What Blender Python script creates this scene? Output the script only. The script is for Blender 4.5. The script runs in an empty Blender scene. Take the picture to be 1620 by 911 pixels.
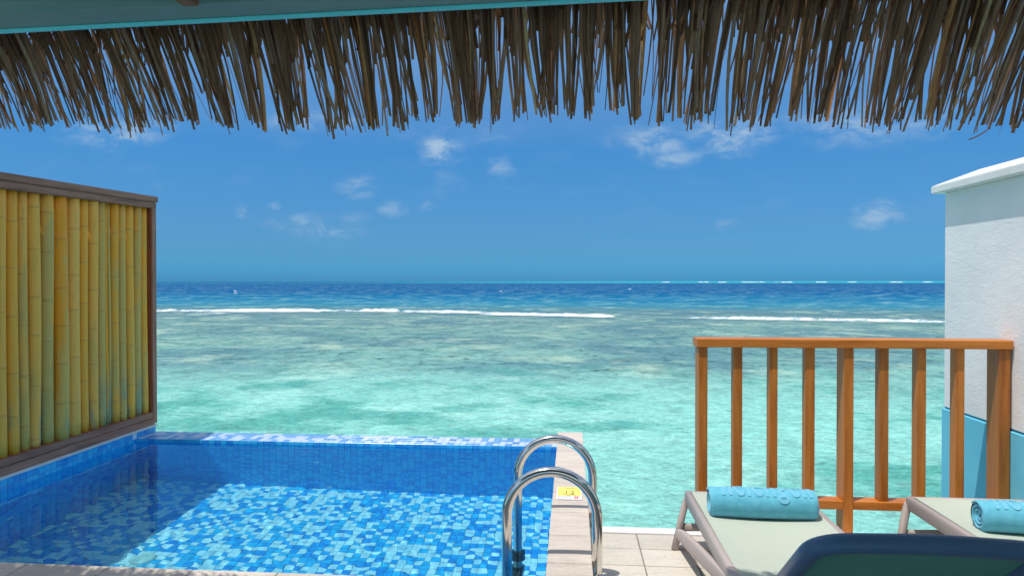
import bpy, bmesh, math, random
import numpy as np
from mathutils import Vector, Matrix, noise

random.seed(7); np.random.seed(7)
sc = bpy.context.scene
COL = sc.collection
RAD = math.radians

# ------------------------------------------------------------------ camera
CAMZ = 1.40
cam_d = bpy.data.cameras.new('camera'); cam = bpy.data.objects.new('camera', cam_d)
COL.objects.link(cam); sc.camera = cam
cam_d.sensor_width = 36.0; cam_d.lens = 24.11
cam_d.clip_start = 0.05; cam_d.clip_end = 60000
cam.location = (0, 0, CAMZ)
cam.rotation_euler = (RAD(90 - 0.56), RAD(0.04), math.atan(93 / 1085))

# ------------------------------------------------------------------ light
SX, SY = 0.27, 0.22                       # shadow run per metre of height
sun_dir = Vector((SX, SY, -1)).normalized()
sd = bpy.data.lights.new('sun', 'SUN'); sun = bpy.data.objects.new('sun', sd)
COL.objects.link(sun)
sd.energy = 3.9; sd.angle = RAD(0.5); sd.color = (1.0, 0.955, 0.88)
sun.rotation_euler = sun_dir.to_track_quat('-Z', 'Y').to_euler()
sun.location = (-3, -2, 12)
try: sd.cycles.is_caustics_light = True
except Exception as e: print('caustic light', e)

sc.view_settings.view_transform = 'Standard'; sc.view_settings.look = 'None'
sc.view_settings.exposure = 0.0; sc.view_settings.gamma = 1.0
sc.cycles.use_denoising = True
sc.cycles.max_bounces = 10; sc.cycles.transparent_max_bounces = 12
sc.cycles.blur_glossy = 0.3

# ------------------------------------------------------------------ node helper
class NT:
    def __init__(s, tree):
        s.t = tree; s.n = tree.nodes; s.l = tree.links
    def node(s, typ, ins=None, **kw):
        n = s.n.new(typ)
        for k, v in kw.items(): setattr(n, k, v)
        if ins:
            for k, v in ins.items(): s.put(n.inputs[k], v)
        return n
    def put(s, sock, v):
        if isinstance(v, bpy.types.NodeSocket): s.l.new(v, sock)
        elif isinstance(v, bpy.types.Node): s.l.new(v.outputs[0], sock)
        else:
            if isinstance(v, (tuple, list)) and len(v) == 3 and sock.type == 'RGBA': v = (*v, 1)
            sock.default_value = v
    def math(s, op, a, b=None, c=None, clamp=False):
        n = s.n.new('ShaderNodeMath'); n.operation = op; n.use_clamp = clamp
        s.put(n.inputs[0], a)
        if b is not None: s.put(n.inputs[1], b)
        if c is not None: s.put(n.inputs[2], c)
        return n.outputs[0]
    def vmath(s, op, a, b=None):
        n = s.n.new('ShaderNodeVectorMath'); n.operation = op
        s.put(n.inputs[0], a)
        if b is not None: s.put(n.inputs[1], b)
        return n.outputs[1] if op in ('LENGTH', 'DISTANCE', 'DOT_PRODUCT') else n.outputs[0]
    def mix(s, f, a, b, blend='MIX'):
        n = s.n.new('ShaderNodeMix'); n.data_type = 'RGBA'; n.blend_type = blend
        s.put(n.inputs[0], f); s.put(n.inputs[6], a); s.put(n.inputs[7], b)
        return n.outputs[2]
    def mixv(s, f, a, b):
        n = s.n.new('ShaderNodeMix'); n.data_type = 'FLOAT'
        s.put(n.inputs[0], f); s.put(n.inputs[2], a); s.put(n.inputs[3], b)
        return n.outputs[0]
    def ramp(s, f, stops, interp='LINEAR'):
        n = s.n.new('ShaderNodeValToRGB'); n.color_ramp.interpolation = interp
        e = n.color_ramp.elements
        while len(e) < len(stops): e.new(0.5)
        for el, (p, c) in zip(e, stops):
            el.position = p; el.color = (*c, 1) if len(c) == 3 else c
        s.put(n.inputs[0], f)
        return n.outputs[0]
    def maprange(s, v, a, b, c=0.0, d=1.0, smooth=True):
        n = s.n.new('ShaderNodeMapRange'); n.interpolation_type = 'SMOOTHSTEP' if smooth else 'LINEAR'
        for i, x in enumerate((v, a, b, c, d)): s.put(n.inputs[i], x)
        return n.outputs[0]
    def noise(s, vec, scale, detail=3, rough=0.5, dist=0.0):
        n = s.node('ShaderNodeTexNoise'); s.put(n.inputs['Vector'], vec)
        s.put(n.inputs['Scale'], scale); n.inputs['Detail'].default_value = detail
        n.inputs['Roughness'].default_value = rough; n.inputs['Distortion'].default_value = dist
        return n.outputs[0]
    def scalev(s, vec, v):
        return s.vmath('MULTIPLY', vec, v)

# ------------------------------------------------------------------ sky
w = bpy.data.worlds.new('World'); sc.world = w; w.use_nodes = True
wt = NT(w.node_tree); w.node_tree.nodes.clear()
sky = wt.node('ShaderNodeTexSky', sky_type='NISHITA', sun_disc=False)
sky.sun_elevation = math.atan(1 / math.hypot(SX, SY)); sky.sun_rotation = math.atan2(-SX, -SY) % (2 * math.pi)
sky.air_density = 1.0; sky.dust_density = 0.4; sky.ozone_density = 2.0
tc = wt.node('ShaderNodeTexCoord').outputs['Generated']
sep = wt.node('ShaderNodeSeparateXYZ', {0: tc})
dx, dy, dz = sep.outputs
tint = wt.ramp(wt.math('MAXIMUM', dz, 0.0), [(0.0, (0.085, 0.38, 0.93)), (0.014, (0.090, 0.39, 0.90)), (0.041, (0.125, 0.37, 0.73)), (0.078, (0.15, 0.385, 0.68)),
               (0.132, (0.170, 0.44, 0.71)), (0.186, (0.175, 0.49, 0.77)), (0.32, (0.55, 0.78, 0.92)), (0.5, (1.0, 1.05, 1.02)), (1.0, (1.0, 1.0, 1.0))])
col = wt.mix(1.0, sky.outputs[0], tint, 'MULTIPLY')
# small fair-weather clouds in front of the terrace: (u = x/y, v = z/y, half width, half height, strength)
CLOUDS = [(-0.192,0.190,0.034,0.022,0.75),(-0.103,0.170,0.022,0.013,0.38),(-0.318,0.142,0.030,0.016,0.42),
          (-0.258,0.112,0.022,0.014,0.36),(-0.213,0.110,0.013,0.010,0.22),(-0.420,0.090,0.042,0.012,0.38),
          (-0.448,0.110,0.012,0.011,0.30),(-0.498,0.110,0.010,0.011,0.26),(-0.375,0.078,0.060,0.020,0.34),(-0.335,0.098,0.035,0.010,0.26),
          (-0.180,0.140,0.024,0.020,0.20),(0.115,0.200,0.060,0.024,0.55),(0.150,0.178,0.034,0.016,0.50),
          (0.222,0.206,0.062,0.028,0.66),(0.430,0.092,0.034,0.018,0.50),(0.220,0.078,0.014,0.009,0.18),
          (-0.695,0.229,0.085,0.024,0.62),(-0.410,0.240,0.060,0.018,0.40),(-0.342,0.236,0.030,0.016,0.34),(0.420,0.222,0.110,0.034,0.45),
          (-0.655,0.087,0.020,0.010,0.25),(-0.16,0.212,0.10,0.02,0.12)]
ys = wt.math('MAXIMUM', dy, 0.05)
u = wt.math('DIVIDE', dx, ys); v = wt.math('DIVIDE', dz, ys)
uv = wt.node('ShaderNodeCombineXYZ', {0: u, 1: v, 2: 0.0}).outputs[0]
uvw = wt.scalev(uv, (1.0, 1.9, 1.0))
n1 = wt.noise(uvw, 22.0, 6, 0.62, 0.5)
n2 = wt.noise(wt.vmath('ADD', uvw, (3.1, 1.7, 0)), 14.0, 3, 0.5)
wv = wt.node('ShaderNodeTexNoise', {'Vector': uvw, 'Scale': 16.0}); wv.inputs['Detail'].default_value = 4
warp = wt.vmath('ADD', uv, wt.scalev(wt.vmath('SUBTRACT', wv.outputs['Color'], (0.5, 0.5, 0.5)), (0.055, 0.035, 0.0)))
acc = None
for (cu, cv, a, b, st) in CLOUDS:
    d = wt.vmath('LENGTH', wt.vmath('MULTIPLY', wt.vmath('SUBTRACT', warp, (cu, cv, 0)), (1 / a, 1 / b, 0)))
    m = wt.maprange(d, 1.45, 0.1, 0.0, st * 1.25)
    acc = m if acc is None else wt.math('MAXIMUM', acc, m)
cl = wt.math('MULTIPLY', acc, wt.maprange(n1, 0.37, 0.66, 0.08, 1.0))
veil = wt.math('MULTIPLY', wt.maprange(n2, 0.5, 0.8, 0.0, 0.06), wt.maprange(dz, 0.02, 0.15, 0.0, 1.0))
cl = wt.math('MULTIPLY', wt.math('ADD', cl, veil), wt.math('GREATER_THAN', dy, 0.05), clamp=True)
cloudcol = (2.9, 3.9, 4.95)
# brighter, denser unseen cloud added above and behind the frame as neutral fill light
n3 = wt.noise(wt.scalev(tc, (1.0, 1.0, 1.6)), 3.0, 6, 0.6, 0.4)
rest = wt.math('MULTIPLY', wt.maprange(n3, 0.45, 0.60, 0.0, 0.85), wt.math('MAXIMUM', wt.maprange(dz, 0.38, 0.5, 0.0, 1.0), wt.math('MULTIPLY', wt.maprange(dy, 0.2, 0.0, 0.0, 1.0), wt.maprange(dz, 0.0, 0.1, 0.0, 1.0))))

col = wt.mix(cl, col, cloudcol)
col = wt.mix(rest, col, (7.0, 7.2, 7.4))
bg = wt.node('ShaderNodeBackground', {'Color': col, 'Strength': 0.15})
wo = wt.node('ShaderNodeOutputWorld', {'Surface': bg})

# ------------------------------------------------------------------ materials
def new_mat(name):
    m = bpy.data.materials.new(name); m.use_nodes = True
    m.node_tree.nodes.clear()
    t = NT(m.node_tree)
    out = t.node('ShaderNodeOutputMaterial')
    return m, t, out
def principled(t, out, **ins):
    p = t.node('ShaderNodeBsdfPrincipled')
    for k, v in ins.items(): t.put(p.inputs[k.replace('_', ' ')], v)
    t.l.new(p.outputs[0], out.inputs[0])
    return p
def bump(t, h, strength, dist=0.01):
    b = t.node('ShaderNodeBump', {'Height': h, 'Strength': strength, 'Distance': dist})
    return b.outputs[0]
def objco(t): return t.node('ShaderNodeTexCoord').outputs['Object']
def pos(t): return t.node('ShaderNodeNewGeometry').outputs['Position']
def orand(t): return t.node('ShaderNodeObjectInfo').outputs['Random']

def mat_simple(name, c1, c2=None, scale=8, rough=0.6, bmp=0.1, bscale=60, stretch=(1, 1, 1), spec=0.4, bd=0.003, metal=0.0):
    m, t, out = new_mat(name)
    p = t.scalev(pos(t), stretch)
    n = t.noise(p, scale, 5, 0.6)
    c = t.mix(t.maprange(n, 0.3, 0.7), c1, c2 or c1)
    nn = t.noise(p, bscale, 4, 0.6)
    principled(t, out, Base_Color=c, Roughness=rough, Specular_IOR_Level=spec, Metallic=metal, Normal=bump(t, nn, bmp, bd))
    return m

M = {}
# sandstone coping and paving
def mat_stone(name, c1, c2, c3, gro=1.0):
    m, t, out = new_mat(name)
    p = pos(t)
    r = orand(t)
    off = t.node('ShaderNodeCombineXYZ', {0: t.math('MULTIPLY', r, 31.0), 1: t.math('MULTIPLY', r, 17.0), 2: 0.0}).outputs[0]
    pp = t.vmath('ADD', p, off)
    n = t.noise(t.scalev(pp, (1.0, 4.0, 1.0)), 3.0, 6, 0.62, 0.8)
    f = t.noise(pp, 45, 4, 0.65)
    c = t.ramp(n, [(0.30, c2), (0.50, c1), (0.72, c3)])
    c = t.mix(t.maprange(f, 0.35, 0.75, 0.0, 0.35), c, tuple(x * 0.72 for x in c1))
    ve = t.noise(t.scalev(pp, (1.3, 7.0, 1.0)), 4.0, 3, 0.5, 1.5)
    c = t.mix(t.math('MULTIPLY', t.maprange(t.math('ABSOLUTE', t.math('SUBTRACT', ve, 0.5)), 0.0, 0.018, 1.0, 0.0), 0.35), c, (0.36, 0.27, 0.18))
    hv = t.mixv(r, 0.9, 1.06)
    c = t.vmath('MULTIPLY', c, t.node('ShaderNodeCombineXYZ', {0: hv, 1: hv, 2: hv}).outputs[0])
    st = t.noise(p, 2.2, 4, 0.6)
    c = t.mix(t.maprange(st, 0.55, 0.75, 0.0, 0.3), c, (0.33, 0.30, 0.26))
    principled(t, out, Base_Color=c, Roughness=0.78, Specular_IOR_Level=0.3, Normal=bump(t, t.math('ADD', f, n), 0.35, 0.003))
    return m
M['coping'] = mat_stone('sandstone_coping', (0.60, 0.53, 0.46), (0.50, 0.44, 0.39), (0.66, 0.60, 0.53))
M['paving'] = mat_stone('sandstone_paving', (0.60, 0.56, 0.49), (0.54, 0.51, 0.46), (0.64, 0.57, 0.48))
M['grout'] = mat_simple('grey_grout', (0.30, 0.28, 0.25), (0.38, 0.36, 0.32), 20, 0.9, 0.3)
M['white_edge'] = mat_simple('white_painted_concrete', (0.78, 0.78, 0.76), (0.70, 0.70, 0.68), 6, 0.7, 0.25, 50)
M['concrete'] = mat_simple('raw_concrete', (0.36, 0.35, 0.33), (0.28, 0.28, 0.27), 3, 0.85, 0.3, 30)

# mosaic
def mat_mosaic(name, use_attr, wall=False, dry=False):
    m, t, out = new_mat(name)
    if use_attr: r = t.node('ShaderNodeAttribute', attribute_name='shade').outputs['Fac']
    else: r = t.node('ShaderNodeSeparateColor', {0: t.node('ShaderNodeObjectInfo').outputs['Color']}).outputs[0]
    c = t.ramp(r, [(0.0, (0.56, 0.63, 0.76)), (0.40, (0.46, 0.58, 0.78)), (0.58, (0.17, 0.36, 0.68)), (0.84, (0.11, 0.28, 0.62)), (0.97, (0.05, 0.2, 0.55))] if dry else
                  [(0.0, (0.96, 0.95, 0.97)), (0.34, (0.72, 0.84, 0.95)), (0.46, (0.03, 0.51, 0.93)),
                   (0.72, (0.008, 0.36, 0.87)), (0.93, (0.004, 0.28, 0.80))], 'CONSTANT')
    n = t.noise(pos(t), 55, 4, 0.6)
    c = t.mix(t.maprange(n, 0.3, 0.75, 0.0, 0.22), c, (0.35, 0.70, 0.92))
    principled(t, out, Base_Color=c, Roughness=0.22, Specular_IOR_Level=0.45, Normal=bump(t, n, 0.05, 0.002))
    return m
M['mosaic'] = mat_mosaic('glass_mosaic', True)
M['mosaic_single'] = mat_mosaic('glass_mosaic_tile', False)
M['mosaic_dry'] = mat_mosaic('glass_mosaic_edge', True, False, True)
M['mosaic_dry_single'] = mat_mosaic('glass_mosaic_edge_tile', False, False, True)
M['mosaic_single_wall'] = mat_mosaic('glass_mosaic_wall_tile', False, True)
M['pool_grout'] = mat_simple('pool_grout', (0.62, 0.84, 0.94), (0.50, 0.76, 0.90), 12, 0.8, 0.1)

m, t, out = new_mat('pool_water')
g = t.node('ShaderNodeBsdfGlass', {'Color': (0.56, 0.955, 1.0), 'Roughness': 0.0, 'IOR': 1.333})
t.l.new(g.outputs[0], out.inputs[0]); M['pool_water'] = m

# sea, seen from three metres up: bottom colour through clear shallow water
m, t, out = new_mat('sea_water')
P = pos(t)
wn = t.node('ShaderNodeTexNoise', {'Vector': t.scalev(P, (0.6, 1.5, 1)), 'Scale': 1.6}); wn.inputs['Detail'].default_value = 4
rip = t.vmath('SUBTRACT', wn.outputs['Color'], (0.5, 0.5, 0.5))
PW = t.vmath('ADD', P, t.scalev(rip, (0.9, 1.1, 0)))
sp = t.node('ShaderNodeSeparateXYZ', {0: P}); X, Y, _ = sp.outputs
big = t.noise(P, 0.055, 4, 0.55)
Yw = t.math('ADD', Y, t.math('MULTIPLY', t.math('SUBTRACT', big, 0.5), t.maprange(Y, 8, 60, 12.0, 34.0)))
# log distance factor
lf = t.math('DIVIDE', t.math('LOGARITHM', t.math('MAXIMUM', Yw, 2.0), 10.0), 4.0)
def L(d): return math.log10(d) / 4
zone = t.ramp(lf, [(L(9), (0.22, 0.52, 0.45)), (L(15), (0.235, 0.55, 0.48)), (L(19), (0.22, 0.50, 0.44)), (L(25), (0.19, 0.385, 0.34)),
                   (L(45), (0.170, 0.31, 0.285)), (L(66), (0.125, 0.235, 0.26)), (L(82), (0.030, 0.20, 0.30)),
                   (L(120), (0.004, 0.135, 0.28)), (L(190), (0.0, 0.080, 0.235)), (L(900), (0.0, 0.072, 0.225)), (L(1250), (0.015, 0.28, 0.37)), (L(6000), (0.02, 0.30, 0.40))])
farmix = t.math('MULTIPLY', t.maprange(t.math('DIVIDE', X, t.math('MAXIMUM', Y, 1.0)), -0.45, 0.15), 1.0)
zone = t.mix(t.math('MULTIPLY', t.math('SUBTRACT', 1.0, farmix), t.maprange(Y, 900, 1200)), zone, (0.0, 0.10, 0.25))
reefmask = t.math('MULTIPLY', t.maprange(Yw, 17.0, 26.0), t.maprange(Yw, 92.0, 68.0))
near = t.maprange(Yw, 27.0, 18.0)
# coral rubble, weed and sand on the bottom, at three sizes
coral = t.noise(PW, 1.0, 9, 0.76, 0.4)
c = t.mix(t.math('MULTIPLY', t.maprange(coral, 0.44, 0.62), t.mixv(reefmask, 0.10, 0.75)), zone, (0.050, 0.165, 0.165))
coral2 = t.noise(t.vmath('ADD', PW, (40, 9, 0)), 0.13, 5, 0.62)
c = t.mix(t.math('MULTIPLY', t.maprange(coral2, 0.46, 0.60), t.mixv(reefmask, 0.0, 0.55)), c, (0.060, 0.150, 0.205))
heads = t.noise(t.vmath('ADD', PW, (3, 61, 0)), 2.2, 5, 0.62)
c = t.mix(t.math('MULTIPLY', t.maprange(heads, 0.585, 0.66), t.mixv(reefmask, 0.15, 0.85)), c, (0.018, 0.085, 0.095))
sand = t.noise(t.vmath('ADD', PW, (7, 80, 0)), 0.34, 7, 0.68)
c = t.mix(t.math('MULTIPLY', t.maprange(sand, 0.50, 0.66), t.mixv(reefmask, 0.40, 0.75)), c, t.mix(reefmask, (0.42, 0.72, 0.63), (0.36, 0.49, 0.38)))
ochre = t.noise(t.vmath('ADD', PW, (17, 30, 0)), 1.0, 5, 0.65)
c = t.mix(t.math('MULTIPLY', t.maprange(ochre, 0.60, 0.72), t.math('MULTIPLY', reefmask, 0.45)), c, (0.30, 0.27, 0.13))
weed = t.noise(t.vmath('ADD', PW, (70, 20, 0)), 0.26, 7, 0.66)
c = t.mix(t.math('MULTIPLY', t.maprange(weed, 0.49, 0.63), t.math('MULTIPLY', near, 0.75)), c, (0.045, 0.28, 0.235))
# light and dark of the ripples put into the bottom colour by noise
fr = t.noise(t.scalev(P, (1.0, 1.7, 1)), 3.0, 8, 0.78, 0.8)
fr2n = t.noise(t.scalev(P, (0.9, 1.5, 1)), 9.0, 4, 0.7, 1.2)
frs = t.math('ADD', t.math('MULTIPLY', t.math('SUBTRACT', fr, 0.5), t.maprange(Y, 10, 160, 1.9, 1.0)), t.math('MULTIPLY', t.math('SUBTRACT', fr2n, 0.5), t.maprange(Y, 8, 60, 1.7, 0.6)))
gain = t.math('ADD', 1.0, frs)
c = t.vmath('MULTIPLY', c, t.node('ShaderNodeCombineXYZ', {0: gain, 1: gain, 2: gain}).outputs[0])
h1 = t.noise(t.scalev(P, (0.7, 1.6, 1)), 2.2, 6, 0.66, 0.6)
h2 = t.noise(t.scalev(P, (0.05, 0.16, 1)), 1.0, 3, 0.5)
hh = t.math('ADD', h1, t.math('MULTIPLY', h2, 4.0))
nb = bump(t, hh, 0.8, 0.25)
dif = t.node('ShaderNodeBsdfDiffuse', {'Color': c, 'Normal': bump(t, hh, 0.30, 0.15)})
gls = t.node('ShaderNodeBsdfGlossy', {'Color': (1, 1, 1), 'Roughness': 0.10, 'Normal': nb})
fres = t.node('ShaderNodeFresnel', {'IOR': 1.333, 'Normal': nb})
fr2 = t.math('MINIMUM', t.math('MULTIPLY', fres.outputs[0], 0.7), t.maprange(Y, 60, 140, 0.14, 0.035))
mx = t.node('ShaderNodeMixShader', {0: fr2, 1: dif.outputs[0], 2: gls.outputs[0]})
t.l.new(mx.outputs[0], out.inputs[0]); M['sea'] = m

# foam
m, t, out = new_mat('sea_foam')
P = pos(t)
fn = t.noise(t.scalev(P, (0.7, 1.0, 1.0)), 1.5, 8, 0.78, 0.5)
cov = t.node('ShaderNodeAttribute', attribute_name='cover').outputs['Fac']
a = t.math('MULTIPLY', t.maprange(t.math('ADD', t.math('MULTIPLY', fn, 2.2), cov), 1.45, 2.15), 0.93)
dif = t.node('ShaderNodeBsdfDiffuse', {'Color': (0.86, 0.90, 0.92)})
tr = t.node('ShaderNodeBsdfTransparent')
t.l.new(t.node('ShaderNodeMixShader', {0: a, 1: tr.outputs[0], 2: dif.outputs[0]}).outputs[0], out.inputs[0]); M['foam'] = m

# wood
def mat_wood(name, c1, c2, c3, axis, rough=0.35, spec=0.5, coat=0.0):
    m, t, out = new_mat(name)
    s = [9.0, 9.0, 9.0]; s[axis] = 0.7
    r = orand(t)
    off = t.node('ShaderNodeCombineXYZ', {0: t.math('MULTIPLY', r, 13.0), 1: t.math('MULTIPLY', r, 7.0), 2: t.math('MULTIPLY', r, 3.0)}).outputs[0]
    p = t.scalev(t.vmath('ADD', pos(t), off), tuple(s))
    n = t.noise(p, 3.0, 6, 0.62, 0.6); f = t.noise(p, 22.0, 4, 0.6)
    c = t.ramp(n, [(0.28, c2), (0.5, c1), (0.74, c3)])
    c = t.mix(t.maprange(f, 0.5, 0.8, 0.0, 0.45), c, c2)
    hv = t.mixv(r, 0.85, 1.15)
    c = t.vmath('MULTIPLY', c, t.node('ShaderNodeCombineXYZ', {0: hv, 1: hv, 2: hv}).outputs[0])
    principled(t, out, Base_Color=c, Roughness=t.maprange(n, 0.3, 0.7, rough, rough + 0.2), Specular_IOR_Level=spec, Coat_Weight=coat, Normal=bump(t, t.math('ADD', f, n), 0.3, 0.002))
    return m
TEAK = ((0.50, 0.155, 0.016), (0.30, 0.080, 0.008), (0.60, 0.215, 0.03))
M['teak_v'] = mat_wood('varnished_teak', *TEAK, 2)
M['teak_h'] = mat_wood('varnished_teak_rail', *TEAK, 0)
FR = ((0.42, 0.19, 0.125), (0.24, 0.10, 0.065), (0.52, 0.27, 0.19))
M['frame_v'] = mat_wood('weathered_dark_timber', *FR, 2, 0.6, 0.3)
M['frame_h'] = mat_wood('weathered_dark_timber_rail', *FR, 1, 0.6, 0.3)
M['frame_in'] = mat_wood('red_brown_timber', (0.34, 0.09, 0.035), (0.22, 0.05, 0.025), (0.42, 0.13, 0.05), 2, 0.5, 0.4)
M['rafter'] = mat_wood('brown_rafter', (0.22, 0.10, 0.05), (0.12, 0.05, 0.03), (0.28, 0.15, 0.08), 1, 0.6)

# bamboo
m, t, out = new_mat('bamboo')
P = pos(t); r = orand(t)
off = t.node('ShaderNodeCombineXYZ', {0: t.math('MULTIPLY', r, 41.0), 1: t.math('MULTIPLY', r, 23.0), 2: t.math('MULTIPLY', r, 9.0)}).outputs[0]
PP = t.vmath('ADD', P, off)
n = t.noise(t.scalev(PP, (4, 4, 0.9)), 2.0, 4, 0.55, 0.5)
yel = t.ramp(r, [(0.0, (1.0, 0.34, 0.008)), (0.35, (1.0, 0.40, 0.012)), (0.7, (1.0, 0.44, 0.04)), (1.0, (1.0, 0.50, 0.09))])
grn = t.mix(t.math('FRACT', t.math('MULTIPLY', r, 7.0)), (0.66, 0.42, 0.10), (0.82, 0.46, 0.08))
gz = t.node('ShaderNodeSeparateXYZ', {0: P}).outputs[2]
gm = t.math('ADD', t.math('ADD', n, t.math('MULTIPLY', t.math('SUBTRACT', t.math('FRACT', t.math('MULTIPLY', r, 5.3)), 0.5), 0.55)), t.maprange(gz, 1.6, 0.2, 0.0, 0.13))
c = t.mix(t.maprange(gm, 0.46, 0.74), yel, grn)
gs = t.noise(t.scalev(PP, (20, 20, 1.5)), 3.0, 3, 0.5)
c = t.mix(t.maprange(gs, 0.62, 0.8, 0.0, 0.5), c, (0.22, 0.16, 0.07))
st = t.noise(t.scalev(PP, (60, 60, 2.0)), 3.0, 3, 0.5)
c = t.mix(t.maprange(st, 0.45, 0.75, 0.0, 0.22), c, (0.30, 0.22, 0.06))
# teal stain near the splash zone on some canes
tm = t.math('MULTIPLY', t.maprange(gz, 0.75, 0.3), t.maprange(t.math('ADD', n, t.math('MULTIPLY', t.math('FRACT', t.math('MULTIPLY', r, 11.7)), 0.3)), 0.62, 0.8))
c = t.mix(t.math('MULTIPLY', tm, 0.6), c, (0.08, 0.30, 0.26))
nd = t.node('ShaderNodeAttribute', attribute_name='node').outputs['Fac']
c = t.mix(t.math('MULTIPLY', nd, 0.40), c, (0.38, 0.20, 0.08))
principled(t, out, Base_Color=c, Roughness=0.42, Specular_IOR_Level=0.4, Normal=bump(t, st, 0.2, 0.002)); M['bamboo'] = m

# stucco
m, t, out = new_mat('white_stucco')
P = pos(t)
n = t.noise(t.scalev(P, (1, 1, 3.2)), 26, 6, 0.68, 0.7)
n2 = t.noise(t.scalev(P, (1, 1, 2.0)), 7, 4, 0.6, 0.5)
c = t.mix(t.maprange(t.noise(P, 1.6, 4, 0.6), 0.35, 0.7), (0.90, 0.88, 0.86), (0.82, 0.81, 0.80))
principled(t, out, Base_Color=c, Roughness=0.85, Specular_IOR_Level=0.2, Normal=bump(t, t.math('ADD', n, n2), 0.42, 0.006)); M['stucco'] = m
M['cap'] = mat_simple('white_cap', (0.82, 0.82, 0.80), (0.72, 0.72, 0.69), 5, 0.8, 0.4, 40)
m, t, out = new_mat('blue_band_paint')
P = pos(t)
n = t.noise(t.scalev(P, (1, 1, 2.0)), 40, 5, 0.65, 0.4)
c = t.mix(t.maprange(t.noise(P, 2.5, 4, 0.6), 0.3, 0.7), (0.15, 0.56, 0.75), (0.19, 0.62, 0.79))
principled(t, out, Base_Color=c, Roughness=0.7, Specular_IOR_Level=0.2, Normal=bump(t, n, 0.3, 0.004)); M['band'] = m

M['groove'] = mat_simple('dark_teal_paint', (0.02, 0.22, 0.30), (0.03, 0.26, 0.34), 8, 0.7, 0.1)
# steel
m, t, out = new_mat('polished_steel')
n = t.noise(t.scalev(pos(t), (30, 30, 6)), 6, 3, 0.6)
principled(t, out, Base_Color=(0.72, 0.70, 0.66), Metallic=1.0, Roughness=t.maprange(n, 0.2, 0.8, 0.07, 0.16)); M['steel'] = m
M['rubber'] = mat_simple('black_rubber', (0.012, 0.016, 0.02), (0.02, 0.03, 0.035), 20, 0.4, 0.1)

# lounger
M['taupe'] = mat_simple('taupe_plastic', (0.49, 0.41, 0.375), (0.46, 0.385, 0.35), 10, 0.5, 0.08, 300, spec=0.35)
M['taupe_shaded'] = mat_simple('shaded_taupe_plastic', (0.11, 0.20, 0.34), (0.10, 0.18, 0.31), 10, 0.38, 0.08, 300, spec=0.4)  # backrest frame: taupe with its shade put into the colour
def mat_sling(name, c1, c2):
    m, t, out = new_mat(name)
    P = pos(t)
    wx = t.node('ShaderNodeTexWave', {'Vector': P, 'Scale': 120.0}, wave_type='BANDS', bands_direction='X').outputs['Fac']
    wy = t.node('ShaderNodeTexWave', {'Vector': P, 'Scale': 120.0}, wave_type='BANDS', bands_direction='Y').outputs['Fac']
    k = t.math('MULTIPLY', wx, wy)
    n = t.noise(P, 2.5, 4, 0.6)
    c = t.mix(t.maprange(n, 0.3, 0.7), c1, c2)
    c = t.mix(t.math('MULTIPLY', k, 0.15), c, tuple(x * 0.6 for x in c1))
    principled(t, out, Base_Color=c, Roughness=0.75, Specular_IOR_Level=0.25, Normal=bump(t, k, 0.25, 0.001))
    return m
M['sling'] = mat_sling('sage_mesh_fabric', (0.50, 0.54, 0.45), (0.46, 0.51, 0.43))
M['sling_shaded'] = mat_sling('shaded_sage_mesh_fabric', (0.15, 0.38, 0.30), (0.18, 0.42, 0.33))  # backrest fabric: sage darkened in colour to stand for shade

# towel
def mat_towel(name, c1, c2, b=0.6):
    m, t, out = new_mat(name)
    P = objco(t)
    f = t.noise(P, 420, 2, 0.7); l = t.noise(P, 30, 4, 0.6)
    c = t.mix(t.maprange(l, 0.3, 0.7), c1, c2)
    principled(t, out, Base_Color=c, Roughness=0.95, Specular_IOR_Level=0.1, Sheen_Weight=0.5, Sheen_Roughness=0.4,
               Normal=bump(t, t.math('ADD', f, t.math('MULTIPLY', l, 1.5)), b, 0.004))
    return m
M['towel'] = mat_towel('turquoise_terry', (0.12, 0.47, 0.62), (0.16, 0.53, 0.69))
M['towel_text'] = mat_towel('turquoise_terry_raised', (0.17, 0.50, 0.67), (0.20, 0.54, 0.71), 0.4)

# sign
def flat(name, c, rough=0.5):
    m, t, out = new_mat(name); principled(t, out, Base_Color=c, Roughness=rough); return m
M['sign_white'] = flat('sign_white', (0.82, 0.80, 0.80)); M['sign_yellow'] = flat('sign_yellow', (0.85, 0.75, 0.16))
M['sign_ink'] = flat('sign_brown_ink', (0.22, 0.15, 0.04)); M['sign_grey'] = flat('sign_grey_ink', (0.42, 0.44, 0.52)); M['sign_red'] = flat('sign_red_ink', (0.75, 0.12, 0.12))

# beam paint
M['beam'] = mat_simple('teal_painted_beam', (0.25, 0.36, 0.355), (0.21, 0.31, 0.31), 3, 0.6, 0.15, 120, (0.4, 1, 1))
M['sunlit_lip'] = mat_simple('sunlit_lip_cyan', (0.20, 0.85, 0.95), (0.20, 0.80, 0.92), 8, 0.5, 0.1)  # lighter cyan stands in for sunlight on the beam's lip

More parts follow.
